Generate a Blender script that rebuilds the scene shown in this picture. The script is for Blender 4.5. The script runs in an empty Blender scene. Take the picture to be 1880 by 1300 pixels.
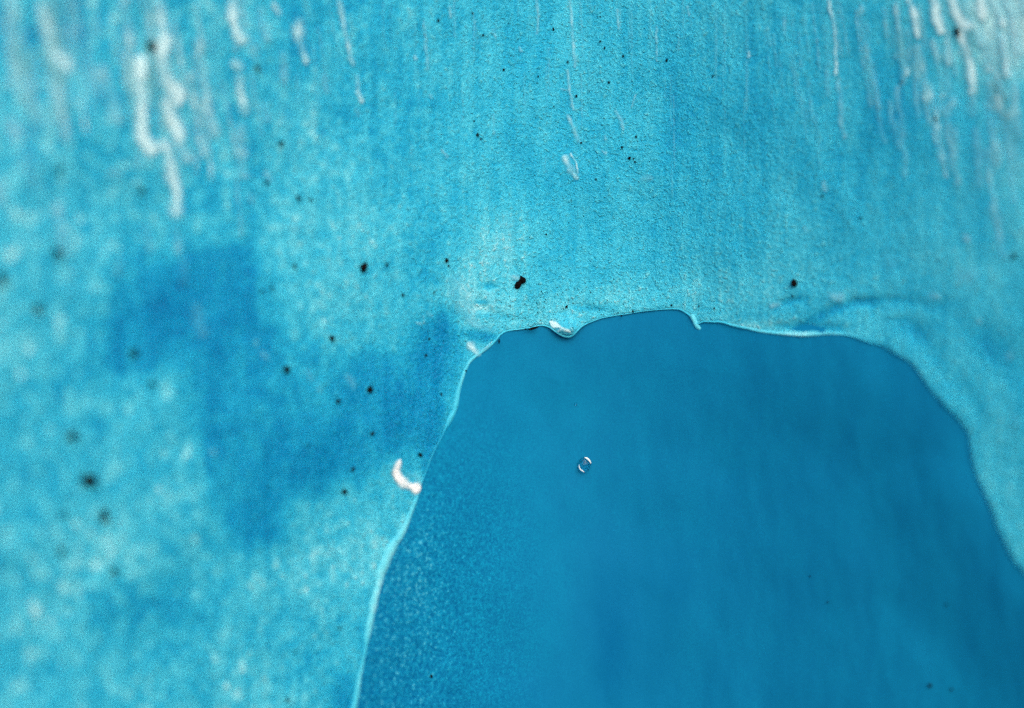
import bpy, math, random
import numpy as np
from mathutils import Vector

random.seed(11)
R = math.radians
scene = bpy.context.scene
col = scene.collection

# ------------------------------------------------------------------ camera
CAM_H = 1.5            # lens height above the cave floor, metres
D = 0.50               # distance from the lens to the plane in focus
FPX = 2500.0           # focal length in photograph pixels (frame is 1880 x 1300)
CX, CY = 940.0, 650.0
cam = bpy.data.cameras.new('camera')
cam.sensor_width = 36.0
cam.sensor_fit = 'HORIZONTAL'
cam.lens = 36.0 * FPX / 1880.0
cam.clip_start = 0.01
cam.clip_end = 50.0
cam.dof.use_dof = True
cam.dof.focus_distance = D
cam.dof.aperture_fstop = 2.4
camo = bpy.data.objects.new('camera', cam)
camo.location = (0, 0, CAM_H)
camo.rotation_euler = (R(90), 0, 0)
col.objects.link(camo)
scene.camera = camo

# ------------------------------------------------------------------ light
SUN_DIR = Vector((0.22, -0.80, 0.55)).normalized()     # towards the sun
world = bpy.data.worlds.new('World')
scene.world = world
world.use_nodes = True
wn = world.node_tree.nodes
wl = world.node_tree.links
sky = wn.new('ShaderNodeTexSky')
sky.sky_type = 'NISHITA'
sky.sun_disc = False
sky.sun_elevation = math.asin(SUN_DIR.z)
sky.sun_rotation = math.atan2(SUN_DIR.x, SUN_DIR.y)
sky.air_density = 1.0
sky.dust_density = 4.0
wl.new(sky.outputs[0], wn['Background'].inputs[0])
wn['Background'].inputs[1].default_value = 0.13
sun = bpy.data.lights.new('sun', 'SUN')
sun.energy = 1.4
sun.angle = R(75)
sun.color = (1.0, 0.985, 0.96)
suno = bpy.data.objects.new('sun', sun)
suno.rotation_euler = SUN_DIR.to_track_quat('Z', 'Y').to_euler()
suno.location = (0.6, -1.0, 3)
col.objects.link(suno)

scene.view_settings.view_transform = 'Standard'
scene.view_settings.look = 'None'
scene.view_settings.gamma = 1.0
scene.view_settings.use_curve_mapping = False
scene.view_settings.exposure = 0.13
scene.cycles.use_denoising = False

# ------------------------------------------------------------------ helpers
def tag(o, label=None, cat=None, group=None, kind=None):
    if label: o['label'] = label
    if cat: o['category'] = cat
    if group: o['group'] = group
    if kind: o['kind'] = kind
    return o

_rng = np.random.RandomState(5)
_tabs = [_rng.rand(256, 256) for _ in range(12)]

def vnoise(x, y, k=0):
    """smooth value noise, about -1..1"""
    t = _tabs[k % 12]
    xi = np.floor(x).astype(int); yi = np.floor(y).astype(int)
    fx = x - xi; fy = y - yi
    fx = fx * fx * fx * (fx * (fx * 6 - 15) + 10); fy = fy * fy * fy * (fy * (fy * 6 - 15) + 10)
    a = t[xi & 255, yi & 255]; b = t[(xi + 1) & 255, yi & 255]
    c = t[xi & 255, (yi + 1) & 255]; d = t[(xi + 1) & 255, (yi + 1) & 255]
    return ((a * (1 - fx) + b * fx) * (1 - fy) + (c * (1 - fx) + d * fx) * fy) * 2 - 1

def fbm(x, y, k=0, oct=4):
    s = 0; a = 1.0; n = 0
    for i in range(oct):
        ca, sa = math.cos(0.6 * i), math.sin(0.6 * i)
        s = s + a * vnoise((x * ca - y * sa) * 2 ** i + 17.3 * i, (x * sa + y * ca) * 2 ** i + 9.1 * i, k + i)
        n += a; a *= 0.55
    return s / n

def softplus(x, w):
    return w * np.logaddexp(0, x / w)

# The ice face, described over the photograph's (u, v) pixel grid: b is the defocus
# slope, the distance from the lens is D / (1 + b).
OPEN = np.array([(470,2100),(540,1800),(600,1550),(655,1300),(662,1250),(672,1200),(684,1150),(691,1110),(701,1070),(714,1038),
 (729,1003),(745,975),(757,945),(766,920),(772,900),(781,872),(796,832),(815,797),(831,770),(840,745),(846,715),(853,690),
 (862,668),(875,655),(888,646),(900,637),(911,626),(921,614),(936,608),(955,606),(975,603),(986,600),(998,599),(1008,602),
 (1018,609),(1030,617),(1042,621),(1052,618),(1060,610),(1070,600),(1085,592),(1105,585),(1125,581),(1150,577),(1175,573),
 (1200,570),(1225,568),(1245,569),(1258,575),(1268,583),(1275,591),(1283,596),(1291,592),(1310,592),(1325,593),(1350,601),
 (1400,611),(1450,617),(1475,618),(1500,616),(1530,614),(1560,617),(1590,627),(1605,632),(1620,635),(1640,648),(1670,665),
 (1690,690),(1702,708),(1715,725),(1735,745),(1755,765),(1770,785),(1778,800),(1782,830),(1788,860),(1800,890),(1815,925),
 (1832,970),(1850,1010),(1865,1035),(1880,1050),(1950,1150),(2050,1350),(2200,1800),(2300,2100)], float)

def catmull(P, step):
    out = []
    n = len(P)
    for i in range(n - 1):
        p0 = P[max(i - 1, 0)]; p1 = P[i]; p2 = P[i + 1]; p3 = P[min(i + 2, n - 1)]
        m = max(2, int(np.hypot(*(p2 - p1)) / step))
        for j in range(m):
            t = j / m
            out.append(0.5 * ((2 * p1) + (-p0 + p2) * t + (2 * p0 - 5 * p1 + 4 * p2 - p3) * t * t + (-p0 + 3 * p1 - 3 * p2 + p3) * t ** 3))
    out.append(P[-1])
    return np.array(out)

CURVE = catmull(OPEN, 4.0)
# small ripples so that the edge is never ruler-smooth
_t = np.arange(len(CURVE)) * 0.12
_tan = np.gradient(CURVE, axis=0); _tan /= np.linalg.norm(_tan, axis=1)[:, None]
_nor = np.stack([_tan[:, 1], -_tan[:, 0]], 1)     # points out of the opening, into the crust
CURVE = CURVE - _nor * (1.1 * fbm(_t, _t * 0, 3, 3))[:, None]

def opening_distance(u, v):
    """signed distance in pixels to the edge (positive on the crust) and the nearest edge point"""
    shp = u.shape
    p = np.stack([u.ravel(), v.ravel()], 1)
    best = np.full(len(p), 1e18); near = np.zeros_like(p)
    C = CURVE
    # coarse cull with every 8th point, exact only near the edge
    cs = C[::8]
    for q in cs:
        d = (p[:, 0] - q[0]) ** 2 + (p[:, 1] - q[1]) ** 2
        m = d < best
        best[m] = d[m]; near[m] = q
    idx = np.where(best < 90 ** 2)[0]
    pe = p[idx]; be = np.full(len(idx), 1e18); ne = np.zeros_like(pe)
    for a, b in zip(C[:-1], C[1:]):
        w = np.where((np.abs(pe[:, 0] - a[0]) < 110) & (np.abs(pe[:, 1] - a[1]) < 110))[0]
        if not len(w): continue
        ab = b - a; q = pe[w]
        t = np.clip(((q - a) @ ab) / (ab @ ab), 0, 1)
        pr = a + t[:, None] * ab
        d = ((q - pr) ** 2).sum(1)
        m = d < be[w]
        be[w[m]] = d[m]; ne[w[m]] = pr[m]
    best[idx] = be; near[idx] = ne
    inside = np.zeros(len(p), bool)
    for a, b in zip(C, np.roll(C, -1, 0)):
        if a[1] == b[1]: continue
        cond = ((a[1] > p[:, 1]) != (b[1] > p[:, 1]))
        x = (b[0] - a[0]) * (p[:, 1] - a[1]) / (b[1] - a[1]) + a[0]
        inside ^= cond & (p[:, 0] < x)
    d = np.sqrt(best); d[inside] *= -1
    return d.reshape(shp), near.reshape(shp + (2,))

def crust_b(u, v):
    b = 0.00035 * softplus(880 - u, 110) + 0.00024 * softplus(u - 1220, 90)
    b = b + 0.00004 * softplus(90 - v, 120) - 0.004 * np.exp(-((u - 1040) / 300) ** 2)
    return b

def crust_relief(u, v):
    """toward the lens, metres"""
    r = 0.0030 * fbm(u / 330, v / 420, 1, 3)
    r = r + 0.0006 * fbm(u / 70, v / 140, 4, 3)
    r = r + 0.00026 * fbm(u / 26, v / 34, 6, 3)
    r = r + 0.0002 * fbm(u / 22, v / 260, 8, 2) * np.clip(1.2 - v / 500, 0, 1)   # melt runnels
    # rolled dents above the right part of the edge
    for cx, cy, sx, sy, ang, a in DENTS:
        c, s = math.cos(ang), math.sin(ang)
        x = (u - cx) * c + (v - cy) * s; y = -(u - cx) * s + (v - cy) * c
        r = r - 0.4 * a * np.exp(-(x / (sx * 1.1)) ** 2 - (y / (sy * 1.4)) ** 2)
    for cx, cy, sx, sy, ang, cv, a in RIPPLE:
        c, q = math.cos(ang), math.sin(ang)
        x = (u - cx) * c + (v - cy) * q; y = -(u - cx) * q + (v - cy) * c - cv * x * x / sx
        r = r - 0.0045 * a * np.exp(-(x / sx) ** 2 - (y / (sy * 1.5)) ** 2)
    # swelling of the drip lobe on the upper edge
    r = r + 0.004 * np.exp(-((u - 1040) / 24) ** 2 - ((v - 604) / 18) ** 2)
    return r

DENTS = [(885,555,12,4,1.2,0.002),(898,525,14,6,0.3,0.0015),(905,575,50,6,0.3,0.0015),(1085,566,34,5,0.25,0.002),(800,640,55,60,0.3,0.003)]
RIPPLE = [(1478,601,72,7,0.0,.05,.34),(1512,579,52,8,-.42,.08,.20),(1596,553,80,6,-.10,.12,.20),(1450,553,38,5,-.3,.2,.18),(1606,563,36,5,.2,-.1,.14),
 (1685,612,46,13,.75,.2,.15),(1830,650,75,28,.8,.1,.22),(1770,715,95,13,.85,.1,.08),(1640,588,60,9,.3,.1,.07),(1700,560,60,10,.25,.1,.06)]

def lens_to_world(u, v, Y):
    return np.stack([(u - CX) * Y / FPX, Y, (CY - v) * Y / FPX + CAM_H], -1)

def crust_Y(u, v):
    return D / (1 + crust_b(u, v)) - crust_relief(u, v)

def deep_Y(u, v):
    """clear ice under the crust: just behind it along the edge, dished inside the hollow"""
    u = np.atleast_1d(np.asarray(u, float)); v = np.atleast_1d(np.asarray(v, float))
    s, _ = opening_distance(u, v)
    dish = 1 - np.exp(-(np.maximum(-s, 0) / 190) ** 2)
    gap = 0.0006 + 0.006 * dish * (0.12 + 0.88 / (1 + np.exp(-(u - 980) / 110))) + 0.00006 * np.clip(s, 0, 250)
    r = 0.0030 * fbm(u / 330, v / 420, 1, 3) + 0.0006 * fbm(u / 70, v / 140, 4, 3)
    near = np.clip((1000 - u) / 250, 0, 1)
    r = r + 0.00030 * near * fbm(u / 16, v / 18, 7, 3)
    return D / (1 + crust_b(u, v)) + gap - r

def scaled_axis(lo, hi, a, b, step, grow=1.09, cap=26):
    xs = list(np.arange(a, b + step * .5, step))
    s = step; x = xs[-1]
    while x < hi: s = min(cap, s * grow); x += s; xs.append(x)
    s = step; x = xs[0]; pre = []
    while x > lo: s = min(cap, s * grow); x -= s; pre.append(x)
    return np.array(pre[::-1] + xs)

def build_mesh(name, V, F, mat, parent=None, attrs=None, smooth=True):
    me = bpy.data.meshes.new(name)
    V = np.asarray(V, np.float32); F = np.asarray(F, np.int32)
    k = F.shape[1]
    me.vertices.add(len(V)); me.vertices.foreach_set('co', V.ravel())
    me.loops.add(F.size); me.loops.foreach_set('vertex_index', F.ravel())
    me.polygons.add(len(F))
    me.polygons.foreach_set('loop_start', np.arange(0, F.size, k, dtype=np.int32))
    me.polygons.foreach_set('loop_total', np.full(len(F), k, np.int32))
    me.polygons.foreach_set('use_smooth', np.full(len(F), smooth, bool))
    me.update(calc_edges=True)
    me.validate()
    for an, av in (attrs or {}).items():
        at = me.attributes.new(an, 'FLOAT', 'POINT')
        at.data.foreach_set('value', np.asarray(av, np.float32).ravel())
    me.materials.append(mat)
    o = bpy.data.objects.new(name, me)
    col.objects.link(o)
    if parent: o.parent = parent
    return o

# ------------------------------------------------------------------ materials
class NT:
    def __init__(s, name):
        s.m = bpy.data.materials.new(name); s.m.use_nodes = True
        s.t = s.m.node_tree; s.t.nodes.clear()
        s.out = s.n('ShaderNodeOutputMaterial')
    def n(s, typ, **kw):
        nd = s.t.nodes.new(typ)
        for k, v in kw.items(): setattr(nd, k, v)
        return nd
    def l(s, a, b): s.t.links.new(a, b)
    def coord(s, sc=(1, 1, 1)):
        g = s.n('ShaderNodeNewGeometry'); mp = s.n('ShaderNodeMapping')
        mp.inputs['Scale'].default_value = sc
        s.l(g.outputs['Position'], mp.inputs['Vector']); return mp.outputs[0]
    def noise(s, sc, detail=4, rough=0.55, vec=None, dist=0):
        nd = s.n('ShaderNodeTexNoise'); nd.inputs['Scale'].default_value = sc
        nd.inputs['Detail'].default_value = detail; nd.inputs['Roughness'].default_value = rough
        nd.inputs['Distortion'].default_value = dist
        s.l(vec if vec is not None else s.coord(), nd.inputs['Vector']); return nd.outputs[0]
    def math(s, op, a, b, c=None):
        nd = s.n('ShaderNodeMath', operation=op)
        for i, x in enumerate((a, b, c)):
            if x is None: continue
            if isinstance(x, (int, float)): nd.inputs[i].default_value = x
            else: s.l(x, nd.inputs[i])
        return nd.outputs[0]
    def attr(s, name):
        nd = s.n('ShaderNodeAttribute'); nd.attribute_name = name; return nd.outputs['Fac']
    def ramp(s, fac, stops, interp='LINEAR'):
        nd = s.n('ShaderNodeValToRGB'); nd.color_ramp.interpolation = interp
        e = nd.color_ramp.elements
        while len(e) < len(stops): e.new(0.5)
        for el, (p, c) in zip(e, stops): el.position = p; el.color = tuple(c) + (1,)
        s.l(fac, nd.inputs[0]); return nd.outputs[0]
    def bump(s, h, strength, dist):
        nd = s.n('ShaderNodeBump'); nd.inputs['Strength'].default_value = strength
        nd.inputs['Distance'].default_value = dist; s.l(h, nd.inputs['Height']); return nd.outputs[0]
    def principled(s, color, rough=0.4, spec=0.3, normal=None, sss=0, rad=(0.1, 0.6, 1), scale=0.004):
        p = s.n('ShaderNodeBsdfPrincipled')
        if isinstance(color, tuple): p.inputs['Base Color'].default_value = color + (1,)
        else: s.l(color, p.inputs['Base Color'])
        if isinstance(rough, (int, float)): p.inputs['Roughness'].default_value = rough
        else: s.l(rough, p.inputs['Roughness'])
        p.inputs['Specular IOR Level'].default_value = spec
        p.inputs['IOR'].default_value = 1.31
        if sss:
            p.inputs['Subsurface Weight'].default_value = sss
            p.inputs['Subsurface Radius'].default_value = rad
            p.inputs['Subsurface Scale'].default_value = scale
        if normal is not None: s.l(normal, p.inputs['Normal'])
        return p
    def done(s, sh): s.l(sh, s.out.inputs['Surface']); return s.m

ICE = [(0.0, (0.0, 0.16, 0.40)), (0.25, (0.001, 0.27, 0.54)), (0.5, (0.016, 0.42, 0.66)), (0.7, (0.06, 0.545, 0.74)),
       (0.86, (0.16, 0.67, 0.81)), (1.0, (0.46, 0.86, 0.94))]

def mat_crust():
    k = NT('frosted_ice')
    f = k.attr('frost')
    big = k.noise(38, 5, 0.6)
    mid = k.noise(170, 4, 0.6, dist=0.3)
    fine = k.noise(720, 3, 0.6)
    grain = k.noise(1900, 2, 0.6)
    run = k.noise(1, 3, 0.6, vec=k.coord((330, 120, 26)))
    F = f
    for n, a in ((big, 0.20), (mid, 0.22), (fine, 0.42), (grain, 0.42), (run, 0.30)):
        F = k.math('MULTIPLY_ADD', k.math('SUBTRACT', n, 0.5), a, F)
    # frost crystals: scattered pale spots; pits: scattered clear dark ones
    sp = k.noise(760, 2, 0.5, dist=0.5); st = k.n('ShaderNodeMapRange'); k.l(sp, st.inputs[0])
    st.inputs[1].default_value = 0.57; st.inputs[2].default_value = 0.72; st.inputs[3].default_value = 0; st.inputs[4].default_value = 0.17
    F = k.math('ADD', F, st.outputs[0])
    c = k.ramp(F, ICE)
    h = k.math('ADD', k.math('MULTIPLY', mid, 0.15), k.math('ADD', k.math('MULTIPLY', fine, 0.9), k.math('ADD', k.math('MULTIPLY', grain, 0.6), k.math('MULTIPLY', st.outputs[0], 4.0))))
    nb = k.bump(h, 0.7, 0.0013)
    p = k.principled(c, k.math('MULTIPLY_ADD', fine, 0.3, 0.2), 0.3, nb)
    return k.done(p.outputs[0])

def mat_rim():
    k = NT('pale_rim_ice')  # opaque; light through the thin rim is put into its colour
    f = k.attr('frost')
    mid = k.noise(220, 4, 0.6); fine = k.noise(900, 3, 0.6)
    F = k.math('MULTIPLY_ADD', k.math('SUBTRACT', mid, 0.5), 0.22, f)
    F = k.math('MULTIPLY_ADD', k.math('SUBTRACT', fine, 0.5), 0.2, F)
    nb = k.bump(k.math('ADD', mid, fine), 0.4, 0.001)
    p = k.principled(k.ramp(F, ICE), 0.32, 0.25, nb)
    return k.done(p.outputs[0])

def mat_deep():
    k = NT('clear_blue_ice')
    f = k.attr('frost')
    big = k.noise(17, 3, 0.55)
    mid = k.noise(60, 4, 0.6, vec=k.coord((1.6, 1, 0.7)))
    fine = k.noise(800, 3, 0.65)
    spark = k.noise(1500, 2, 0.5)
    run = k.noise(1, 3, 0.6, vec=k.coord((90, 60, 9)))
    F = k.math('MULTIPLY_ADD', k.math('SUBTRACT', big, 0.5), 0.18, 0.44)
    F = k.math('ADD', F, k.attr('tone'))
    F = k.math('MULTIPLY_ADD', k.math('SUBTRACT', run, 0.5), 0.06, F)
    F = k.math('MULTIPLY_ADD', k.math('SUBTRACT', mid, 0.5), 0.16, F)
    F = k.math('MULTIPLY_ADD', k.math('MULTIPLY', k.math('SUBTRACT', fine, 0.5), f), 1.9, F)
    F = k.math('MULTIPLY_ADD', k.math('SUBTRACT', spark, 0.5), 0.22, F)
    F = k.math('MULTIPLY_ADD', k.math('MULTIPLY', k.math('SUBTRACT', spark, 0.5), f), 0.9, F)
    c = k.ramp(F, [(0.0, (0.0, 0.10, 0.28)), (0.42, (0.004, 0.180, 0.375)), (0.7, (0.005, 0.29, 0.51)), (1.0, (0.12, 0.55, 0.70))])
    h = k.math('ADD', k.math('MULTIPLY', mid, 0.15), k.math('MULTIPLY', k.math('ADD', fine, spark), f))
    nb = k.bump(h, 0.35, 0.0012)
    p = k.principled(c, 0.5, 0.04, nb)
    return k.done(p.outputs[0])

FROST_STOPS = ((0.1, (0.12, 0.66, 0.84)), (0.5, (0.32, 0.77, 0.90)), (0.95, (0.60, 0.88, 0.95)))
def mat_frost(name='white_frost_film', stops=FROST_STOPS):
    k = NT(name)
    a = k.attr('film')
    n = k.noise(420, 4, 0.65); g = k.noise(1600, 2, 0.5); b2 = k.noise(120, 3, 0.6)
    al = k.math('MULTIPLY', a, k.math('MULTIPLY_ADD', k.math('ADD', n, k.math('MULTIPLY', b2, 0.8)), 0.8, 0.0))
    cl = k.n('ShaderNodeClamp'); k.l(al, cl.inputs[0])
    nb = k.bump(k.math('ADD', n, g), 0.4, 0.0012)
    fc = k.ramp(cl.outputs[0], stops)
    p = k.principled(fc, 0.4, 0.3, nb)
    tr = k.n('ShaderNodeBsdfTransparent'); mx = k.n('ShaderNodeMixShader')
    k.l(cl.outputs[0], mx.inputs[0]); k.l(tr.outputs[0], mx.inputs[1]); k.l(p.outputs[0], mx.inputs[2])
    return k.done(mx.outputs[0])

def mat_glint():
    k = NT('white_glint')  # white colour for the modelled bubble highlights
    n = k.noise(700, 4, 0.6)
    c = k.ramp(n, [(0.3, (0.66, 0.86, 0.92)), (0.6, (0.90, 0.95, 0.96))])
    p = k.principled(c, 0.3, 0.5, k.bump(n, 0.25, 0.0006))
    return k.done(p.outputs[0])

def mat_grit():
    k = NT('black_grit')
    n = k.noise(2500, 3, 0.6)
    c = k.ramp(n, [(0.3, (0.002, 0.002, 0.003)), (0.7, (0.008, 0.006, 0.006))])
    p = k.principled(c, 0.75, 0.08, k.bump(n, 0.6, 0.0004))
    return k.done(p.outputs[0])

def mat_bubble():
    k = NT('bubble_glass')
    n = k.noise(500, 2, 0.5)
    g = k.n('ShaderNodeBsdfGlass'); g.inputs['IOR'].default_value = 1.31; g.inputs['Roughness'].default_value = 0.03
    g.inputs['Color'].default_value = (0.86, 0.97, 1.0, 1)
    k.l(k.bump(n, 0.15, 0.0005), g.inputs['Normal'])
    return k.done(g.outputs[0])

M_CRUST, M_RIM, M_DEEP, M_FROST, M_GLINT, M_GRIT, M_BUB = mat_crust(), mat_rim(), mat_deep(), mat_frost(), mat_glint(), mat_grit(), mat_bubble()

M_SNOWFILM = mat_frost('white_snow_chip', ((0.1, (0.35, 0.78, 0.88)), (0.5, (0.66, 0.88, 0.94)), (0.9, (0.93, 0.96, 0.97))))

# ------------------------------------------------------------------ pale ice crust
# frost cover of the face and painted glow: gaussian patches (u, v, su, sv, amount)
BLUE = [(300,560,105,85,1),(400,520,90,60,.8),(420,700,100,140,.85),(235,640,75,60,.7),(465,850,80,110,1),(460,965,60,55,1),(560,860,90,60,.8),(650,800,80,80,.7),
 (755,740,70,95,.8),(805,630,42,75,1.0),(690,690,60,60,.55),(798,850,30,70,.9),(555,70,45,90,.75),(640,1280,30,60,1),(668,1190,14,60,.6),(430,470,70,45,.5),(570,700,90,100,.38),(480,620,80,80,.4)]
PATCH = [(20,60,50,45,-.12),(240,1110,55,50,-.12),(330,1110,50,60,-.08),(135,65,35,35,-.10),(410,220,40,40,-.08),(815,590,20,35,-.10),
 (770,480,40,60,-.07),(360,360,120,30,-.04),(130,700,60,60,-.05),
 (885,555,12,3.5,-.30),(898,525,14,6,-.22),(905,580,60,7,-.14),(1085,566,36,5,-.16),
 (1640,230,90,130,-.10),(1260,250,150,150,-.05),(1740,760,70,60,-.05),(893,620,20,9,-.30),(868,612,25,9,-.12),(1440,150,200,100,-.04),
 (920,430,45,55,.14),(862,545,48,55,.24),(900,470,60,70,.12),(640,420,90,110,.10),(610,560,55,60,.08),(1040,555,120,40,.12),(960,580,90,25,.12),
 (1330,530,150,45,.10),(1400,603,120,9,.20),(1490,613,80,5,.24),(1420,590,60,8,.1),(1880,10,110,110,.62),(1790,160,60,120,.08),(580,1060,90,80,.10),  # bright line over the edge and top-right corner: glow painted as frost
 (690,1000,40,80,.10),(60,300,80,160,.06),(170,430,90,60,.07),(190,1000,90,80,.10),(60,1150,90,90,.08),(450,1240,90,60,.06),(310,170,60,110,.10),
 (1660,700,60,50,.05),(1830,880,60,90,.06),(1780,500,60,30,.10),(1870,330,40,150,.08),(700,140,50,60,-.05),(1030,330,100,60,-.05),(940,60,90,60,-.03)]

def frost_glow_map(u, v, s):
    f = np.full(u.shape, 0.58)
    for cx, cy, sx, sy, a in PATCH:
        f = f + (a * 1.5 if a < 0 else a * 1.1) * np.exp(-((u - cx) / sx) ** 2 - ((v - cy) / sy) ** 2)
    f = 0.58 + np.where(f < 0.58, 0.36 * np.tanh((f - 0.58) / 0.36), f - 0.58)
    g = 0.24 * fbm(u / 45, v / 80, 11, 4) + 0.22 * fbm(u / 20, v / 150, 7, 3)
    for cx, cy, sx, sy, a in BLUE:
        g = g + a * np.exp(-((u - cx) / sx) ** 2 - ((v - cy) / sy) ** 2)
    g = np.clip((g - 0.10) / 0.95, 0, 1); g = g * g * (3 - 2 * g)
    f = f - 0.33 * g
    for cx, cy, sx, sy, ang, cv, a in RIPPLE:
        c, q = math.cos(ang), math.sin(ang)
        x = (u - cx) * c + (v - cy) * q; y = -(u - cx) * q + (v - cy) * c - cv * x * x / sx
        f = f - a * np.exp(-(x / sx) ** 2 - (y / sy) ** 2)
    far = np.clip((900 - u) / 900, 0, 1)
    f = f + 0.09 * fbm(u / 90, v / 110, 9, 4) + 0.38 * (1 - .5 * g) * np.clip(far * 1.6, 0, 1) * np.maximum(fbm(u / 18, v / 22, 2, 4) - 0.06, 0) + 0.08 * far * fbm(u / 34, v / 54, 2, 3) + (1 - .55 * g) * (0.10 + 0.20 * far) * np.clip((1000 - u) / 200, 0, 1) * fbm(u / 12, v / 16, 6, 3)
    f = f + (0.10 + 0.20 * far) * fbm(u / 19, v / 200, 10, 3) * np.clip(1.3 - v / 450, 0, 1)
    # glow of light scattering out of the thin edge, put into the frost value
    f = f + 0.08 * np.exp(-(np.maximum(s, 0) / 16) ** 2) * np.clip((1560 - u) / 120, 0, 1) * np.clip(np.abs(u - 1160) / 120, 0.1, 1)
    return f

def make_crust():
    U = scaled_axis(-900, 2800, -40, 1920, 2.6)
    V = scaled_axis(-800, 1900, -40, 1340, 2.6)
    u, v = np.meshgrid(U, V)
    s, near = opening_distance(u, v)
    nr, nc = u.shape
    inner = s < 0
    keepv = ~inner
    q = keepv[:-1, :-1] | keepv[1:, :-1] | keepv[:-1, 1:] | keepv[1:, 1:]
    # vertices just over the edge are pulled back onto it
    u2 = np.where(inner, near[..., 0], u); v2 = np.where(inner, near[..., 1], v)
    s2 = np.maximum(s, 0)
    Y = crust_Y(u2, v2)
    rr = 9.0                                                    # rounded lip, pixels
    t = np.clip(1 - s2 / rr, 0, 1)
    Y = Y + 0.0008 * (1 - np.sqrt(np.clip(1 - t * t, 0, 1)))
    P = lens_to_world(u2, v2, Y)
    # the sides of the block run back into the glacier
    idx = np.arange(nr * nc).reshape(nr, nc)
    F = np.stack([idx[:-1, :-1], idx[1:, :-1], idx[1:, 1:], idx[:-1, 1:]], -1)[q]
    fr = frost_glow_map(u2, v2, s2)
    Vv = P.reshape(-1, 3)
    ring = np.concatenate([idx[:, 0], idx[-1, 1:], idx[::-1, -1][1:], idx[0, ::-1][1:-1]])
    back = Vv[ring].copy(); back[:, 1] = 1.0
    n0 = len(Vv); m = len(ring)
    k = np.arange(m); kn = (k + 1) % m
    S = np.stack([ring[k], n0 + k, n0 + kn, ring[kn]], 1)
    ok = (s.ravel()[ring[k]] >= 0) & (s.ravel()[ring[kn]] >= 0)
    Vv = np.concatenate([Vv, back]); F = np.concatenate([F, S[ok]])
    fa = np.concatenate([fr.ravel(), np.full(m, 0.5)])
    used = np.unique(F); remap = np.zeros(len(Vv), int); remap[used] = np.arange(len(used))
    return build_mesh('ice_crust', Vv[used], remap[F], M_CRUST, attrs={'frost': fa[used]})  # 'frost' carries the frost cover and the painted glow

crust = make_crust()
tag(crust, 'pale frosted turquoise ice face with a ragged arched lower edge', 'ice face')

def make_rim():
    """the rolled underside of the crust along the opening: it curls back and away under the face"""
    C = CURVE; n = len(C)
    tan = np.gradient(C, axis=0)
    ker = np.ones(5) / 5
    tan = np.stack([np.convolve(np.pad(tan[:, i], 2, mode='edge'), ker, 'valid') for i in (0, 1)], 1)
    tan /= np.linalg.norm(tan, axis=1)[:, None]
    nor = np.stack([tan[:, 1], -tan[:, 0]], 1)      # into the crust
    # width and painted glow (paleness) along the edge, keyed on the pixel position
    keys = [((655,1300),.78,13),((662,1240),.76,9),((672,1200),.62,5),((681,1160),.88,15),((714,1038),.90,17),((745,975),.88,14),((757,945),.82,11),((772,900),.68,6),((781,872),.48,2.5),
            ((815,797),.46,2),((831,770),.74,9),((846,715),.72,7),((862,668),.76,6),((888,646),.80,6),((921,614),.62,3),((985,600),.68,2.5),((1042,621),.74,3.5),((1085,592),.60,1.4),
            ((1200,570),.58,1.2),((1283,596),.66,2.5),((1350,601),.68,4),((1450,617),.80,8),((1530,614),.74,6),((1620,635),.54,1.2),((1715,725),.50,1.0),((1850,1010),.50,1.0)]
    kp = np.array([k[0] for k in keys], float)
    ki = np.array([np.argmin(((C - p) ** 2).sum(1)) for p in kp])
    fr = np.interp(np.arange(n), ki, [k[1] for k in keys]); wd = np.interp(np.arange(n), ki, [k[2] for k in keys])
    wd = wd * (1 + 0.5 * fbm(np.arange(n) * 0.07, np.zeros(n), 4, 3)); fr = fr + 0.12 * fbm(np.arange(n) * 0.05, np.zeros(n) + 3, 5, 3)
    prof = [(1.1, 0.0005), (0.8, -0.0002), (0.5, -0.0005), (0.2, -0.0005), (0.0, 0.0000), (-0.1, 0.0005), (-0.06, 0.0012), (0.3, 0.0025), (1.8, 0.0065), (4.0, 0.012), (6.5, 0.06), (7.0, 0.30)]
    rows = []; fa = []
    for a, dz in prof:
        p = C + nor * (wd * a)[:, None]
        base = crust_Y(C[:, 0], C[:, 1]) * (1 - min(1, max(0, a))) + crust_Y(p[:, 0], p[:, 1]) * min(1, max(0, a))
        hi = wd / 9.0
        if dz > 0.004: base = crust_Y(C[:, 0], C[:, 1]); hi = 1
        rows.append(lens_to_world(p[:, 0], p[:, 1], base + dz * hi))
        wt = np.interp(a, [0.05, 0.35, 0.6, 1.1], [1, 1, .7, 0]) if dz < 0.002 else 0.8
        fa.append(fr * wt + (1 - wt) * frost_glow_map(p[:, 0], p[:, 1], wd * max(a, 0)))
    P = np.stack(rows, 1); m = len(prof)
    idx = np.arange(n * m).reshape(n, m)
    F = np.stack([idx[:-1, :-1], idx[:-1, 1:], idx[1:, 1:], idx[1:, :-1]], -1).reshape(-1, 4)
    return build_mesh('rim', P.reshape(-1, 3), F, M_RIM, crust, {'frost': np.stack(fa, 1)})

rim = make_rim()
rim['label'] = 'thin pale rim along the arched edge, light shining through painted in'

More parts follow.
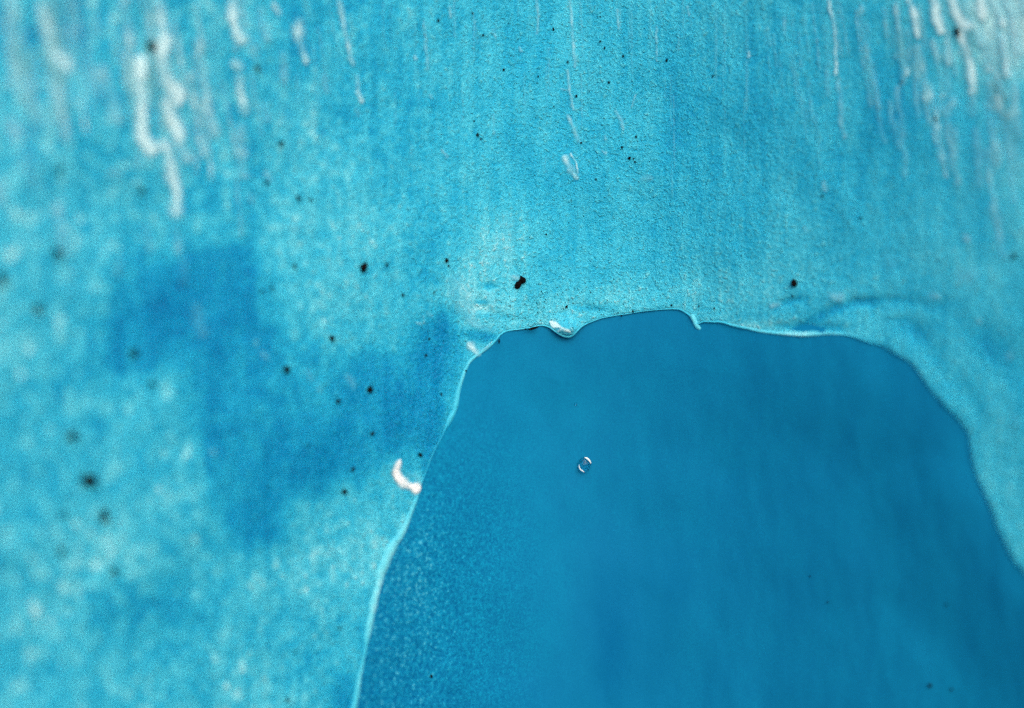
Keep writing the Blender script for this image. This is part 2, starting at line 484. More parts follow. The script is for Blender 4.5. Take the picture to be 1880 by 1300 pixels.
# ------------------------------------------------------------------ dark ice inside the hollow
def make_deep():
    U = scaled_axis(300, 2900, 620, 1920, 4.0)
    V = scaled_axis(250, 2000, 540, 1340, 4.0)
    u, v = np.meshgrid(U, V)
    P = lens_to_world(u, v, deep_Y(u, v))
    nr, nc = u.shape
    idx = np.arange(nr * nc).reshape(nr, nc)
    F = np.stack([idx[:-1, :-1], idx[1:, :-1], idx[1:, 1:], idx[:-1, 1:]], -1).reshape(-1, 4)
    g = np.clip((1010 - u) / 260, 0, 1) * np.clip((v - 700) / 300, 0, 1)
    tone = np.zeros(u.shape)      # lighter and darker zones
    for cx, cy, sx, sy, a in ((1120,1130,50,130,-.15),(1230,1060,80,70,-.07),(1180,1230,90,70,-.06),(1800,1180,200,200,.04),(1120,1180,25,70,-.06),(950,1000,110,220,.05),(770,1060,60,220,.07),
                              (880,1150,14,160,.05),(1000,720,120,90,.04)):
        tone = tone + a * np.exp(-((u - cx) / sx) ** 2 - ((v - cy) / sy) ** 2)
    Vv = P.reshape(-1, 3)
    ring = np.concatenate([idx[:, 0], idx[-1, 1:], idx[::-1, -1][1:], idx[0, ::-1][1:-1]])
    back = Vv[ring].copy(); back[:, 1] = 1.0
    n0 = len(Vv); m = len(ring); k = np.arange(m); kn = (k + 1) % m
    F = np.concatenate([F, np.stack([ring[k], n0 + k, n0 + kn, ring[kn]], 1)])
    return build_mesh('deep_ice', np.concatenate([Vv, back]), F, M_DEEP, attrs={'frost': np.concatenate([g.ravel(), np.zeros(m)]), 'tone': np.concatenate([tone.ravel(), np.zeros(m)])})

deep = make_deep()
tag(deep, 'smooth dark blue clear ice inside the arched hollow', 'ice hollow')

# ------------------------------------------------------------------ frost streaks, dabs and patches on the crust
def film(name, pts, w, amount, lift=0.0005, taper=0.75, wob=1.0, seed=0, parent=None, mat=None, prof=None):
    """a low domed smear of frost that follows the ice surface; its edges thin out to nothing"""
    P = np.array(pts, float)
    if len(P) == 1: P = np.array([P[0] - (0, w * .35), P[0] + (0, w * .35)])
    L = np.hypot(*np.diff(P, axis=0).T).sum()
    C = catmull(P, max(1.5, min(6, L / 14)))
    # overrun both ends by half a width so that they round off
    d0 = C[0] - C[1]; d1 = C[-1] - C[-2]
    d0 /= np.hypot(*d0) + 1e-9; d1 /= np.hypot(*d1) + 1e-9
    e = np.linspace(1, 0.2, 5)[:, None]
    C = np.concatenate([C[0] + d0 * w * .8 * e, C, C[-1] + d1 * w * .8 * e[::-1]])
    n = len(C)
    seg = np.concatenate([[0], np.cumsum(np.hypot(*np.diff(C, axis=0).T))]); Lt = seg[-1]
    tt = seg / Lt
    tan = np.gradient(C, axis=0); tan /= np.linalg.norm(tan, axis=1)[:, None] + 1e-9
    nor = np.stack([tan[:, 1], -tan[:, 0]], 1)
    so = seed * 3.71 + 0.5
    C = C + nor * (wob * 0.28 * w * vnoise(seg / (w * 1.6) + so, np.full(n, so), 1))[:, None]
    capd = np.minimum(seg, Lt - seg) / (w * 0.9 + 1e-6)
    cap = np.sqrt(np.clip(capd, 0, 1) * (2 - np.clip(capd, 0, 1)))
    ww = w * cap * (1 + 0.38 * vnoise(seg / (w * 1.3) + so, np.full(n, so + 4), 2))
    if prof: ww = ww * np.interp(tt, np.linspace(0, 1, len(prof)), prof)
    ww = np.maximum(ww, 0.15)
    cross = np.array([-1, -.82, -.6, -.35, -.12, .12, .35, .6, .82, 1.0])
    m = len(cross)
    off = ww[:, None] * cross[None] * 1.25
    uu = C[:, 0:1] + nor[:, 0:1] * off; vv = C[:, 1:2] + nor[:, 1:2] * off
    dome = (1 - cross ** 2)[None] * np.ones((n, 1)) * cap[:, None]
    Y = crust_Y(uu, vv) - lift * dome * (0.7 + 0.3 * min(w, 14) / 14) - 0.00015
    along = 1 + 0.45 * vnoise(seg / (w * 2.2) + so, np.full(n, so + 8), 3)
    fa = amount * np.clip(along, 0.3, 1.4)[:, None] * ((1 - cross ** 2) ** 2.6)[None] * cap[:, None]
    idx = np.arange(n * m).reshape(n, m)
    F = np.stack([idx[:-1, :-1], idx[:-1, 1:], idx[1:, 1:], idx[1:, :-1]], -1).reshape(-1, 4)
    o = build_mesh(name, lens_to_world(uu, vv, Y).reshape(-1, 3), F, mat or M_FROST, parent or crust, {'film': fa.ravel()})
    return o

STREAKS = [
 # left, near and out of focus
 ([(74,15),(85,55),(97,85),(112,105),(122,122)],15,.85),([(228,0),(232,35),(245,80)],13,.55),([(293,8),(300,50)],11,.65),
 ([(300,72),(296,110),(305,140),(318,165),(325,182)],15,1.1),([(306,175),(310,215),(325,240),(335,275),(345,287)],13,.85),
 ([(262,118),(252,150),(263,180),(262,225),(262,250),(278,270)],18,1.1),([(300,265),(310,285),(315,325),(325,345),(322,392)],12,.85),
 ([(325,415),(325,460)],11,.55),([(240,138),(256,155)],10,.7),([(187,130),(195,155),(205,185),(215,220)],13,.55),
 ([(365,75),(368,120),(375,160),(378,190),(390,220),(395,245)],11,.55),([(425,0),(430,40),(440,75)],11,.75),([(432,118),(440,122)],10,.6),
 ([(440,145),(445,180),(450,205)],10,.75),([(440,232),(443,280),(448,320)],10,.45),([(443,276),(445,288)],10,.5),([(478,20),(490,70)],9,.5),
 ([(504,8),(513,24)],7,.6),([(548,40),(552,75),(560,112)],9,.6),([(597,140),(600,166)],8,.5),([(485,195),(490,220)],9,.4),
 ([(20,222),(28,246)],16,.6),([(60,100),(62,130)],14,.4),([(95,150),(100,190),(98,225)],14,.42),([(45,290),(52,315),(60,332)],16,.36),
 ([(2,338),(5,372)],14,.5),([(103,380),(112,420),(120,462)],14,.55),([(266,420),(276,456)],11,.5),([(205,318),(213,322)],13,.35),
 ([(217,485),(218,500)],13,.4),([(362,565),(366,590),(372,612)],13,.34),([(335,475),(336,520)],10,.3),([(130,500),(125,540)],16,.25),
 ([(520,100),(522,150)],8,.35),([(35,90),(50,170)],14,.25),([(170,20),(172,60)],14,.3),
 ([(624,0),(632,45),(640,90),(648,118)],6,.85),([(655,140),(658,166)],5,.5),([(656,170),(664,186)],6,.85),([(490,318),(497,331)],7,.65),
 ([(538,415),(545,420)],10,.5),([(460,362),(463,372)],8,.4),([(565,684),(570,694)],9,.3),([(583,702),(587,716)],8,.3),([(388,828),(392,832)],7,.55),
 ([(484,648),(490,655)],8,.45),([(470,628),(474,635)],7,.4),([(640,690),(650,710)],8,.4),
 # right, fanning out towards the light
 ([(1669,0),(1677,27),(1684,68)],6,.95),([(1712,-4),(1720,37),(1727,56)],9,1.1),([(1751,-4),(1761,34),(1774,50)],12,.95),
 ([(1766,61),(1778,102),(1785,143),(1786,168)],9,1.05),([(1785,48),(1802,84)],11,.95),([(1802,-4),(1807,32)],9,.95),([(1822,-4),(1842,42)],9,.85),
 ([(1848,-4),(1856,31),(1863,68),(1870,96)],9,1.1),([(1839,68),(1846,102),(1848,138)],7,.85),([(1815,116),(1816,126)],8,.9),
 ([(1830,183),(1834,196)],10,.8),([(1852,205),(1856,216)],7,.7),([(1845,165),(1847,178)],7,.6),([(1740,75),(1744,118)],6,.8),([(1713,75),(1723,118)],6,.5),
 ([(1731,175),(1726,190),(1729,207)],6,.55),([(1749,183),(1750,193)],8,.5),([(1876,-4),(1882,22)],9,.95),([(1521,0),(1529,41),(1534,78),(1535,138)],4.5,.75),
 ([(1580,12),(1581,24)],6,.45),([(1590,84),(1593,94)],6,.45),([(1625,16),(1627,68)],5,.4),([(1652,70),(1655,84)],5,.4),([(1771,432),(1777,440)],7,.75),
 ([(1752,240),(1754,258)],6,.4),([(1512,335),(1514,348)],7,.45),([(1478,418),(1481,427)],7,.4),([(1791,240),(1796,290),(1798,340)],9,.32),
 ([(1832,240),(1836,292)],8,.36),([(1815,150),(1818,180)],7,.45),([(1868,240),(1872,320)],9,.3),([(1655,100),(1660,150)],5,.3),
 ([(1528,545),(1542,546)],12,.75),([(1417,562),(1429,558)],7,.7),([(1709,543),(1721,543)],9,.7),([(1796,588),(1798,592)],6,.65),([(1854,652),(1856,658)],9,.38),
 ([(1860,765),(1870,777)],9,.4),([(1765,505),(1785,502)],22,.32),([(1625,470),(1640,480)],14,.22),
 # centre, thin and sharp
 ([(1047,0),(1050,40),(1053,85),(1056,122)],4.2,.6),([(1042,130),(1046,165),(1053,200)],4.2,.6),([(1043,213),(1052,235),(1062,260)],5.5,.55),
 ([(1030,163),(1043,166)],2.5,.5),([(1038,290),(1046,306),(1057,324)],9,.6),([(1044,312),(1052,318),(1059,328)],4,.8),([(1048,282),(1058,300),(1061,318)],2.6,.7),
 ([(1166,175),(1160,196)],3,.55),([(1130,205),(1140,220),(1145,236)],4.5,.5),([(1180,327),(1194,329)],8,.3),([(778,40),(782,80),(786,126)],4,.42),
 ([(762,104),(764,108)],4,.6),([(790,175),(792,180)],4,.45),([(954,88),(957,94)],4,.6),([(985,0),(988,30),(986,62)],4,.4),([(1133,18),(1135,52)],3.5,.5),
 ([(1205,48),(1206,112)],3,.42),([(1066,0),(1068,60)],3,.3),([(825,12),(828,32)],3.5,.45),([(655,204),(657,212)],6,.35),([(1262,12),(1265,28)],3,.6),
 ([(1440,30),(1440,62)],4,.35),([(1315,20),(1314,150)],3,.28),([(1374,96),(1375,104)],4,.5),([(1105,276),(1112,281)],4,.5),([(1110,250),(1112,256)],4,.35),
 ([(812,275),(822,288)],4,.4),([(872,40),(876,78)],4,.32),([(1410,50),(1414,82)],4,.3),([(905,55),(910,70)],3,.35)]
for i, (pts, w, a) in enumerate(STREAKS):
    side = (pts[0][0] < 610 or pts[0][0] > 1660) and pts[0][1] < 300
    low = pts[0][1] > 400
    film('frost_streak', pts, w * (1.4 if side else 1.15), a * (1.3 if side else .8 if low else 1.25), seed=i + 1)

# many faint melt lines running down from the top
_rs = np.random.RandomState(31)
for i in range(110):
    u0 = _rs.choice([_rs.uniform(5, 640), _rs.uniform(640, 1500), _rs.uniform(1450, 1875)], p=[.45, .25, .30])
    edge = max((700 - u0) / 700, (u0 - 1350) / 530, 0)
    v0 = _rs.uniform(-30, 160) if _rs.rand() < .75 else _rs.uniform(100, 330)
    ln = _rs.uniform(50, 200) * (0.45 + 0.75 * edge)
    sl = (0.16 if u0 < 640 else 0.02 if u0 < 1400 else 0.16) * _rs.uniform(.3, 1.3)
    pts = [(u0 + sl * t * ln + _rs.uniform(-3, 3) * edge, v0 + t * ln) for t in np.linspace(0, 1, 6)]
    film('frost_streak', pts, 2.8 + 11.0 * edge * _rs.uniform(.5, 1.2), _rs.uniform(.35, .85) * (1 if edge > .3 else .4), seed=400 + i, wob=1.4)

for i in range(70):
    u0 = _rs.uniform(0, 1880)
    edge = max((700 - u0) / 700, (u0 - 1400) / 480, 0)
    v0 = _rs.uniform(-30, 60) if _rs.rand() < .7 else _rs.uniform(60, 200)
    ln = _rs.uniform(40, 150)
    sl = (0.14 if u0 < 640 else 0.01 if u0 < 1400 else 0.18) * _rs.uniform(.4, 1.2)
    pts = [(u0 + sl * t * ln, v0 + t * ln) for t in np.linspace(0, 1, 5)]
    film('frost_streak', pts, 2.4 + 4.0 * edge, _rs.uniform(.4, .8) * (0.5 + .7 * min(edge, .7)), seed=600 + i, wob=1.2, prof=[.7, 1, .8, 1.1, .4])

# larger pale patches and glints painted as white film on the edge
PATCHES = [([(1024,608),(1031,605)],3.5,1.2),([(1048,600),(1052,608)],3,.5),([(875,645),(890,640),(903,628)],2.6,.6),
 ([(928,405),(930,435),(926,470)],24,.22),([(890,470),(896,500)],16,.16),([(840,515),(852,555),(870,582)],24,.26),([(895,545),(905,580)],16,.15),([(785,575),(792,580)],5,.5),
 ([(764,593),(774,595)],4,.6),([(778,580),(779,593)],3,.55),([(940,507),(950,510)],7,.6),([(905,610),(914,600)],4,.3)]
for i, (pts, w, a) in enumerate(PATCHES):
    film('frost_glint_patch', pts, w, a, seed=200 + i, wob=.6)
film('frost_glint_patch', [(716,856),(724,862),(722,880)], 7, .35, seed=240)
film('frost_glint_patch', [(752,870),(762,876),(768,884)], 8, .3, seed=241)
film('frost_glint_patch', [(863,633),(870,641),(877,648)], 11, .9, seed=231, wob=.5, lift=.0002, prof=[.7,1.1,.9,.5])
film('frost_glint_patch', [(826,512),(834,548),(850,578),(876,598),(900,604)], 9, .32, seed=232, wob=.3)
film('frost_glint_patch', [(1012,592),(1024,597),(1034,603),(1044,609)], 6.5, 1.6, seed=233, wob=.9, lift=.0002, prof=[.4,1.2,.8,1.0,.4])  # white highlight on the lobe, painted as a film

# ------------------------------------------------------------------ lumps: grit, chips, bubble
def lump(name, u, v, Y, ru, rv, rd, mat, seed=0, rough=0.25, ang=0.0, sub=2, parent=None):
    """an uneven rounded grain; ru, rv, rd are its half sizes in pixels at its own distance"""
    import bmesh
    bm = bmesh.new()
    bmesh.ops.create_icosphere(bm, subdivisions=sub, radius=1.0)
    rs = np.random.RandomState(seed)
    ph = rs.rand(6, 3) * 6.28; fr = rs.rand(6, 3) * 3.2 - 1.6
    c, s = math.cos(ang), math.sin(ang)
    k = Y / FPX
    for vt in bm.verts:
        p = np.array(vt.co)
        g = 1 + rough * sum(math.sin(float(fr[i] @ p * 1.7 + ph[i, 0])) for i in range(6)) / 2.4
        x, y, z = p * g
        x *= ru * k; y *= rd * k; z *= rv * k
        vt.co = (x * c - z * s, y, x * s + z * c)
    me = bpy.data.meshes.new(name); bm.to_mesh(me); bm.free()
    for pl in me.polygons: pl.use_smooth = True
    me.materials.append(mat)
    o = bpy.data.objects.new(name, me); col.objects.link(o)
    w = lens_to_world(np.array(u, float), np.array(v, float), np.array(Y, float))
    o.location = tuple(float(t) for t in w)
    if parent: o.parent = parent
    return o

def on_crust(u, v, sink=0.0): return float(crust_Y(np.array(float(u)), np.array(float(v)))) + sink
def on_deep(u, v, sink=0.0): return float(deep_Y(u, v)[0]) + sink

GRIT = [ # u, v, half width, half height, angle, label
 (278,85,9,9.5,0,'black grit grain beside the bright white streaks at upper left'),
 (516,263,5.5,5.5,0,'round black grit grain alone at upper left, right of the white streaks'),
 (549,364,4.5,5,0,'left one of a pair of small dark grains below the streaks at upper left'),
 (571,367,3,3.5,0,'right, smaller one of a pair of dark grains at upper left'),
 (490,336,4,3.5,0,'faint dark grain just under a small white dab at upper left'),
 (668,490,7.5,7.5,0,'large round black grain left of the two-lobed black pebble'),
 (610,623,5.2,5.2,0,'black grain above and right of the grain at the dark blue patch edge'),
 (527,680,6.5,7,0,'black blurred grain on the right edge of the dark blue patch'),
 (680,715,5.8,6.2,0.3,'black grain left of the upper end of the pale rim'),
 (620,736,4.2,4,0,'dim grain just left of and below the black grain beside the rim'),
 (161,884,12,11.5,0,'largest soft black grain, upper one of two at far left'),
 (192,946,10,11,0,'soft black grain at far left, lower one of the two large ones'),
 (133,800,8.5,8,0,'faint grey grain above the two large soft grains at far left'),
 (70,566,7.5,7,0,'faint smudged grain near the left border at mid height'),
 (248,648,6.5,7,0,'faint grain inside the dark blue patch on the left'),
 (105,465,7,7,0,'faint grain under a white streak near the left border'),
 (112,1013,6,5.5,0,'faint grain at far left below the two large soft grains'),
 (210,1050,6,6,0,'faint greenish grain right of and below the two large soft grains'),
 (116,944,5.5,5.5,0,'very faint grain left of the lower large soft grain'),
 (108,313,6,6,0,'faint grain on the pale ice near the upper left border'),
 (3,510,8,9,0,'soft dark grain cut by the left border'),
 (260,350,5,5,0,'faint grain left of the long white streak at left'),
 (473,126,4,4.5,0,'small dim grain between thin streaks near the top left'),
 (632,902,4.6,4.6,0,'dim grain left of the bright white ice chip, below it'),
 (648,862,3.2,3.2,0,'small dim grain left of the bright white ice chip'),
 (684,796,3.8,3.8,0,'small black grain above the bright white ice chip'),
 (772,835,3,4,0.5,'tiny black grain right of the top of the white ice chip'),
 (811,724,2.6,2.6,0,'tiny black grain close to the upper rim'),
 (541,488,3.6,3.8,0,'small dim grain left of the large round black grain'),
 (500,529,3.4,3.4,0,'faint tiny grain below the small dim one, left of centre'),
 (481,534,3.4,3,0,'faint tiny grain leftmost of the row above the dark blue patch'),
 (543,1197,2.6,2.6,0,'faint grain on the pale ice at lower left'),
 (624,1152,2.4,2.4,0,'faint grain near the rim at lower left'),
 (527,1284,3.6,3,0.4,'faint dark grain at the bottom border left of the rim'),
 (568,818,2.4,2.6,0,'faint grain inside the lower dark blue patch'),
 (279,706,5,5,0,'very faint grain at the foot of the dark blue patch'),
 (711,486,2.8,3.6,0,'small dark grain right of the large round black grain'),
 (820,478,3.6,3.8,0,'small black grain left of the pale patch above the edge'),
 (824,488,1.8,2.8,0.6,'tiny sliver of grit under the small grain by the pale patch'),
 (788,622,2.2,2.6,0,'tiny black grain in the blue ice left of the edge corner'),
 (783,652,3,3,0,'small dim grain in the blue ice below the tiny one'),
 (740,541,2.6,3,0,'small dark grain above the blue ice left of the edge'),
 (797,537,1.8,2.6,0,'tiny grain at the left border of the pale patch'),
 (856,681,1.8,2.4,0.4,'tiny black grain on the rim below the pale triangle'),
 (728,994,2,2,0,'tiny black grain on the pale rim below the white chip'),
 (877,248,2.6,3.2,0,'upper one of two touching black specks above centre'),
 (883,255,1.9,2.2,0,'lower one of two touching black specks above centre'),
 (871,222,1.8,2,0,'tiny black speck above the two touching specks'),
 (925,128,2.5,2.5,0,'black speck near the top, left of the thin central streak'),
 (887,64,2.3,2,0,'black speck near the top left of centre'),
 (805,38,2.8,2.8,0,'soft black speck close to the top border left of centre'),
 (868,24,2.2,2.2,0,'tiny soft speck at the top border left of centre'),
 (1016,53,2,4.2,0.35,'long black sliver of grit near the top centre'),
 (1043,113,2,2,0,'tiny speck just left of the thin central streak'),
 (988,140,1.9,1.9,0,'tiny speck above centre, left of the thin central streak'),
 (1118,151,2.6,2.4,0,'black speck right of the thin central streak'),
 (1102,76,2,2,0,'upper one of two tiny specks right of the top of the central streak'),
 (1110,88,2,2.2,0,'lower one of two tiny specks right of the top of the central streak'),
 (1144,103,1.8,1.8,0,'tiny speck right of the pair near the top'),
 (1224,111,2.2,2.8,0,'black speck right of centre near the top'),
 (1058,176,1.6,2.4,0.2,'tiny sliver beside the bend of the central streak'),
 (1067,262,2,2,0,'tiny speck at the lower end of the central streak'),
 (1168,251,2.2,2.2,0,'top speck of the small cluster right of the central streak'),
 (1142,270,2,3,0.2,'left, long speck of the small cluster right of the central streak'),
 (1155,290,2.6,2.8,0,'largest speck of the small cluster right of the central streak'),
 (1163,291,1.8,2,0,'speck right of the largest one in the small cluster'),
 (1166,297,1.8,1.8,0,'lowest speck of the small cluster right of the central streak'),
 (1309,140,1.8,1.8,0,'small soft speck at upper right of centre'),
 (1094,329,1.9,1.9,0,'tiny speck right of the frosty flake at the end of the central streak'),
 (1003,430,1.8,1.8,0,'tiny speck above the two-lobed black pebble'),
 (1458,520,6,6.6,0,'round black grain on the pale ice above the right part of the edge'),
 (1455,544,1.7,1.7,0,'faint dot right below the round black grain over the right edge'),
 (1757,58,6,6.6,0,'black soft grain among the white streaks at upper right'),
 (1654,150,2.8,3,0,'dim grain left of the white streaks at upper right'),
 (1718,218,3.4,3.4,0,'faint grain below the white streaks at upper right'),
 (1510,359,2.4,2.2,0,'faint bluish grain right of centre in the upper half'),
 (1580,401,2,2,0,'small faint grain at right in the upper half'),
 (1862,470,4,4,0,'dim grain near the right border at mid height'),
 (1311,566,2,2,0,'dim grain above the small hanging drip'),
 (1283,562,1.8,1.8,0,'faint smudged grain above and left of the dim one over the drip'),
 (1233,560,1.7,1.7,0,'small dim grain above the top of the arch'),
 (1162,572,1.7,2.6,0.7,'dark grain lying on the edge left of the top of the arch'),
 (1141,580,1.8,1.8,0,'tiny black grain on the edge between the lobe and the arch top'),
 (1040,563,3,2.4,0.7,'small black grain above the drip lobe'),
]
for i, (u, v, a, b, ang, lab) in enumerate(GRIT):
    s, _ = opening_distance(np.array([[float(u)]]), np.array([[float(v)]]))
    Y = on_crust(u, v, -0.0004)
    o = lump('grit_grain', u, v, Y, a, b, min(a, b) * .8, M_GRIT, seed=i, rough=.28, ang=ang, sub=2 if a > 3 else 1)
    tag(o, lab, 'grit', 'black grit grains frozen onto the ice')
DEEP_GRIT = [(1707,1259,3.2,3.6,0,'faint dark grain on the dark blue ice at lower right'),(1747,1266,2.4,2.4,0,'fainter grain right of the one on the dark ice at lower right'),
 (792,1242,2.4,3.2,0.3,'tiny black grain on the dark ice near the bottom, right of the rim'),(1487,1058,1.3,1.3,0,'very faint grain in the middle of the dark blue ice'),
 (1520,1105,1.3,1.3,0,'very faint grain below the one in the middle of the dark ice'),(1738,1110,1.6,1.6,0,'very faint grain on the dark ice at right')]
for i, (u, v, a, b, ang, lab) in enumerate(DEEP_GRIT):
    o = lump('grit_grain', u, v, on_deep(u, v, -0.0004), a, b, min(a, b) * .8, M_GRIT, seed=300 + i, ang=ang)
    tag(o, lab, 'grit', 'black grit grains frozen onto the ice')

# the two-lobed pebble
import bmesh
def pebble():
    bm = bmesh.new()
    Y = on_crust(955, 518, -0.0007); k = Y / FPX
    for (du, dv, a, b, ang) in ((-3.6, 5.0, 5.8, 8.4, .5), (5.0, -3.4, 6.2, 6.0, 0), (1.6, -9.2, 2.0, 3.4, 0), (0.5, 0, 3.6, 5, .7)):
        r = bmesh.ops.create_icosphere(bm, subdivisions=3, radius=1.0)
        c, s = math.cos(ang), math.sin(ang)
        for vt in r['verts']:
            x, y, z = vt.co
            g = 1 + .07 * math.sin(5 * x + 3 * z + 4 * y) + .05 * math.sin(9 * z - 4 * x)
            x *= a * k * g; z *= b * k * g; y *= min(a, b) * .8 * k * g
            vt.co = (x * c + z * s + du * k, y, -x * s + z * c - dv * k)
    me = bpy.data.meshes.new('grit_pebble'); bm.to_mesh(me); bm.free()
    for p in me.polygons: p.use_smooth = True
    me.materials.append(M_GRIT)
    o = bpy.data.objects.new('grit_pebble', me); col.objects.link(o)
    o.location = lens_to_world(np.array(955.), np.array(518.), np.array(Y)).tolist()
    rm = o.modifiers.new('fuse', 'REMESH'); rm.mode = 'VOXEL'; rm.voxel_size = 0.00016
    sm = o.modifiers.new('soft', 'SMOOTH'); sm.factor = .5; sm.iterations = 2
    return o
tag(pebble(), 'two-lobed black pebble on the pale ice above the arched edge', 'pebble')

# thin flakes of grit lying on the edge
o = lump('grit_flake', 980, 603, on_crust(980, 602, -0.0016), 10, 2.2, 2.5, M_GRIT, seed=401, ang=0.22)
tag(o, 'thin black flake lying along the upper edge left of the drip lobe', 'grit flake')
o = lump('grit_flake', 916, 626, on_crust(916, 622, -0.0016), 2.0, 5, 2.2, M_GRIT, seed=402, ang=0.12)
tag(o, 'small upright black flake on the upper left corner of the edge', 'grit flake')
o = lump('grit_flake', 966, 604, on_crust(966, 602, -0.0014), 3, 1.4, 1.6, M_GRIT, seed=403, ang=0.1)
tag(o, 'tiny black flake left of the thin flake on the edge', 'grit flake')

# fine dust sprinkled over the middle of the face: nobody could count it
def dust():
    rs = np.random.RandomState(77)
    V = []; F = []
    base = np.array([(1,0,0),(-1,0,0),(0,1,0),(0,-1,0),(0,0,1),(0,0,-1)], float)
    tri = np.array([(0,4,2),(2,4,1),(1,4,3),(3,4,0),(2,5,0),(1,5,2),(3,5,1),(0,5,3)])
    spots = []
    for cx, cy, sx, sy, n in ((1000,572,85,20,150),(1080,560,70,25,70),(960,540,70,40,60),(1040,200,160,150,90),(880,200,20,14,16),(1010,380,150,80,45),(1160,280,14,22,10),
                              (860,600,40,50,24),(800,660,60,60,14),(1150,480,110,60,30),(900,60,120,60,16),(1150,80,90,60,16)):
        spots += [(cx + rs.randn() * sx, cy + rs.randn() * sy) for _ in range(n)]
    sp = np.array(spots)
    d, _ = opening_distance(sp[:, 0:1], sp[:, 1:2])
    for (u, v), s in zip(sp, d[:, 0]):
        if s < 3 or v < -30: continue
        r = 0.55 + 0.75 * rs.rand() ** 2
        Y = on_crust(u, v, -0.0001); k = Y / FPX
        p = lens_to_world(np.array(u), np.array(v), np.array(Y))
        n0 = len(V) * 6
        V.append(p + base * (r * k * (0.6 + 0.8 * rs.rand(3))))
        F.append(tri + n0)
    return build_mesh('dust', np.concatenate(V), np.concatenate(F), M_GRIT, smooth=False)
tag(dust(), 'fine black dust sprinkled over the pale ice around the pebble', 'dust', kind='stuff')

# bright white chip of snowy ice hanging on the left edge: a bent, lumpy body
def fused(name, lumps, mat, sink, voxel, seed):
    u0, v0 = lumps[0][:2]
    Y = on_crust(u0, v0, sink); k = Y / FPX
    bm = bmesh.new()
    rs = np.random.RandomState(seed)
    for (u, v, a, b, ang) in lumps:
        r = bmesh.ops.create_icosphere(bm, subdivisions=3, radius=1.0)
        c, sn = math.cos(ang), math.sin(ang); ph = rs.rand(4) * 6.28
        dy = on_crust(u, v, sink) - Y
        for vt in r['verts']:
            x, y, z = vt.co
            g = 1 + .12 * math.sin(4 * x + 3 * z + ph[0]) + .09 * math.sin(7 * z - 5 * x + ph[1]) + .07 * math.sin(11 * x + ph[2])
            x *= a * k * g; z *= b * k * g; y *= min(a, b) * .75 * k * g
            vt.co = (x * c + z * sn + (u - u0) * k, y + dy, -x * sn + z * c - (v - v0) * k)
    me = bpy.data.meshes.new(name); bm.to_mesh(me); bm.free()
    for p in me.polygons: p.use_smooth = True
    me.materials.append(mat)
    o = bpy.data.objects.new(name, me); col.objects.link(o)
    o.location = lens_to_world(np.array(float(u0)), np.array(float(v0)), np.array(Y)).tolist()
    rm = o.modifiers.new('fuse', 'REMESH'); rm.mode = 'VOXEL'; rm.voxel_size = voxel; rm.use_smooth_shade = True
    sm = o.modifiers.new('soft', 'SMOOTH'); sm.factor = .5; sm.iterations = 14
    return o
def chip():
    o = film('ice_chip', [(733,849),(730,858),(729,869),(734,880),(743,888),(754,893),(766,897)], 10.5, 1.7, lift=0.0007, seed=83, wob=.45,
             prof=[.25,.75,.9,1.15,.9,1.2,.8,1.3,1.25], mat=M_SNOWFILM)
    o.parent = None
    return o
tag(chip(), 'bright white bent chip of snowy ice stuck on the left edge', 'ice chip')

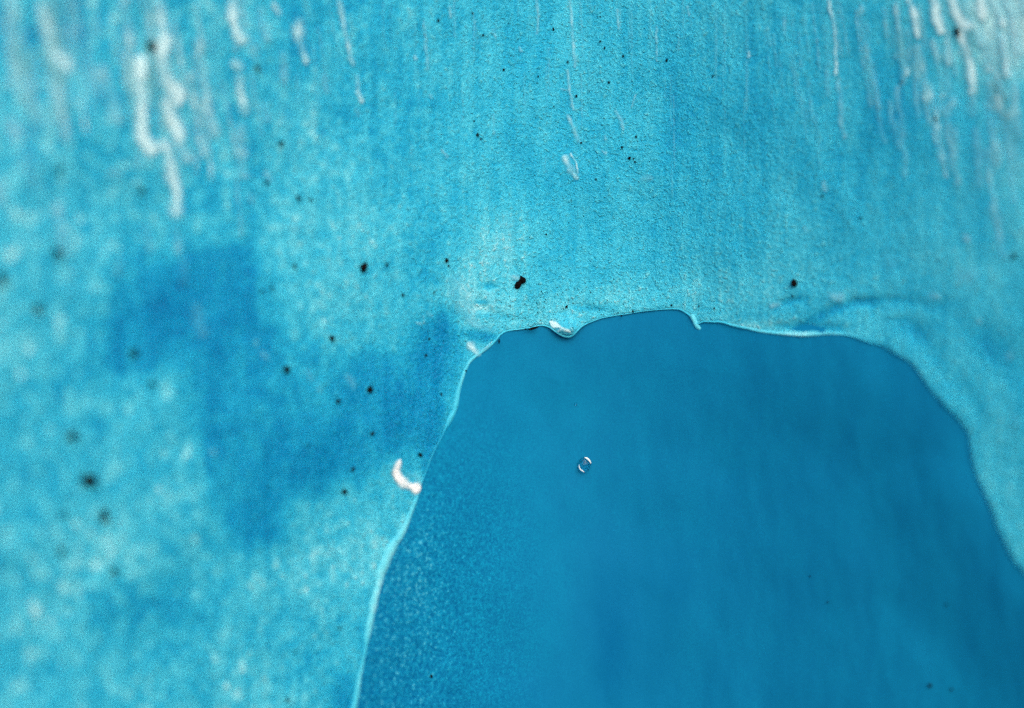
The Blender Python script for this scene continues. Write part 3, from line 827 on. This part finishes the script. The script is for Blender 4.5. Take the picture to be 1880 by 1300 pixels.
# small hooked drip hanging from the right of the arch
def drip():
    path = catmull(np.array([(1269,578),(1275,588),(1279,597),(1284,602),(1290,602),(1294,597)], float), 1.2)
    n = len(path); t = np.linspace(0, 1, n)
    rad = np.interp(t, [0, .3, .6, .8, 1], [4.5, 5, 5.2, 4.6, 1.2])
    tan = np.gradient(path, axis=0); tan /= np.linalg.norm(tan, axis=1)[:, None]
    nor = np.stack([tan[:, 1], -tan[:, 0]], 1)
    m = 16; V = []
    for i in range(n):
        for j in range(m):
            a = 2 * math.pi * j / m
            q = path[i] + nor[i] * rad[i] * math.cos(a)
            Y = on_crust(1280, 590, 0.0008) - rad[i] * math.sin(a) * D / FPX
            V.append(lens_to_world(np.array(q[0]), np.array(q[1]), np.array(Y)))
    idx = np.arange(n * m).reshape(n, m); nx = np.roll(idx, -1, 1)
    F = np.stack([idx[:-1], nx[:-1], nx[1:], idx[1:]], -1).reshape(-1, 4)
    return build_mesh('drip', np.array(V), F, M_RIM, crust, {'frost': np.full(n * m, .78)})
drip()['label'] = 'small hooked drip hanging from the edge'

# air bubbles on the dark ice
o = lump('air_bubble', 1073, 853, on_deep(1073, 853, -0.0010), 11.5, 14.5, 10, M_BUB, seed=501, rough=0.03, ang=-0.35, sub=4)
tag(o, 'clear glassy air bubble with bright edges on the dark blue ice', 'bubble')
o = lump('air_bubble', 1057, 741, on_deep(1057, 741, -0.0003), 2.4, 3, 2.2, M_BUB, seed=502, rough=0.03, sub=3)
tag(o, 'tiny bright air bubble above the large one on the dark ice', 'bubble')

bub = [q for q in bpy.data.objects if q.name == 'air_bubble'][0]
def sliver(path, r, mat):  # solid white shapes standing in for the bubble's highlights
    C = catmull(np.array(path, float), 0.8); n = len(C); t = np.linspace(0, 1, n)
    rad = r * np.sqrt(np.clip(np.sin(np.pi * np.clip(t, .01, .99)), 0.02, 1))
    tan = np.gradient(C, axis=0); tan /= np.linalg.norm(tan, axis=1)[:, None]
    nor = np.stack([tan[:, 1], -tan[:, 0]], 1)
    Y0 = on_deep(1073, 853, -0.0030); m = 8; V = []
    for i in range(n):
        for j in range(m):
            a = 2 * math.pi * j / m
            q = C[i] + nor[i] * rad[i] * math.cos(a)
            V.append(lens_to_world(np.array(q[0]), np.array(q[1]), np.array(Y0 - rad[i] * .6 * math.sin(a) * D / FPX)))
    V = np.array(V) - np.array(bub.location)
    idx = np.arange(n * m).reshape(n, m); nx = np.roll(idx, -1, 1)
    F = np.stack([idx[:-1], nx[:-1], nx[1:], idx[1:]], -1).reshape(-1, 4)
    return build_mesh('bubble_glint', V, F, mat, bub)
sliver([(1073,840),(1078,842),(1083,847),(1085,851)], 1.9, M_GLINT)['label'] = 'bright white highlight modelled on the upper bubble edge'
sliver([(1063,853),(1064,859),(1067,863),(1073,867)], 1.1, M_GLINT)['label'] = 'thin pale glint modelled on the lower bubble edge'
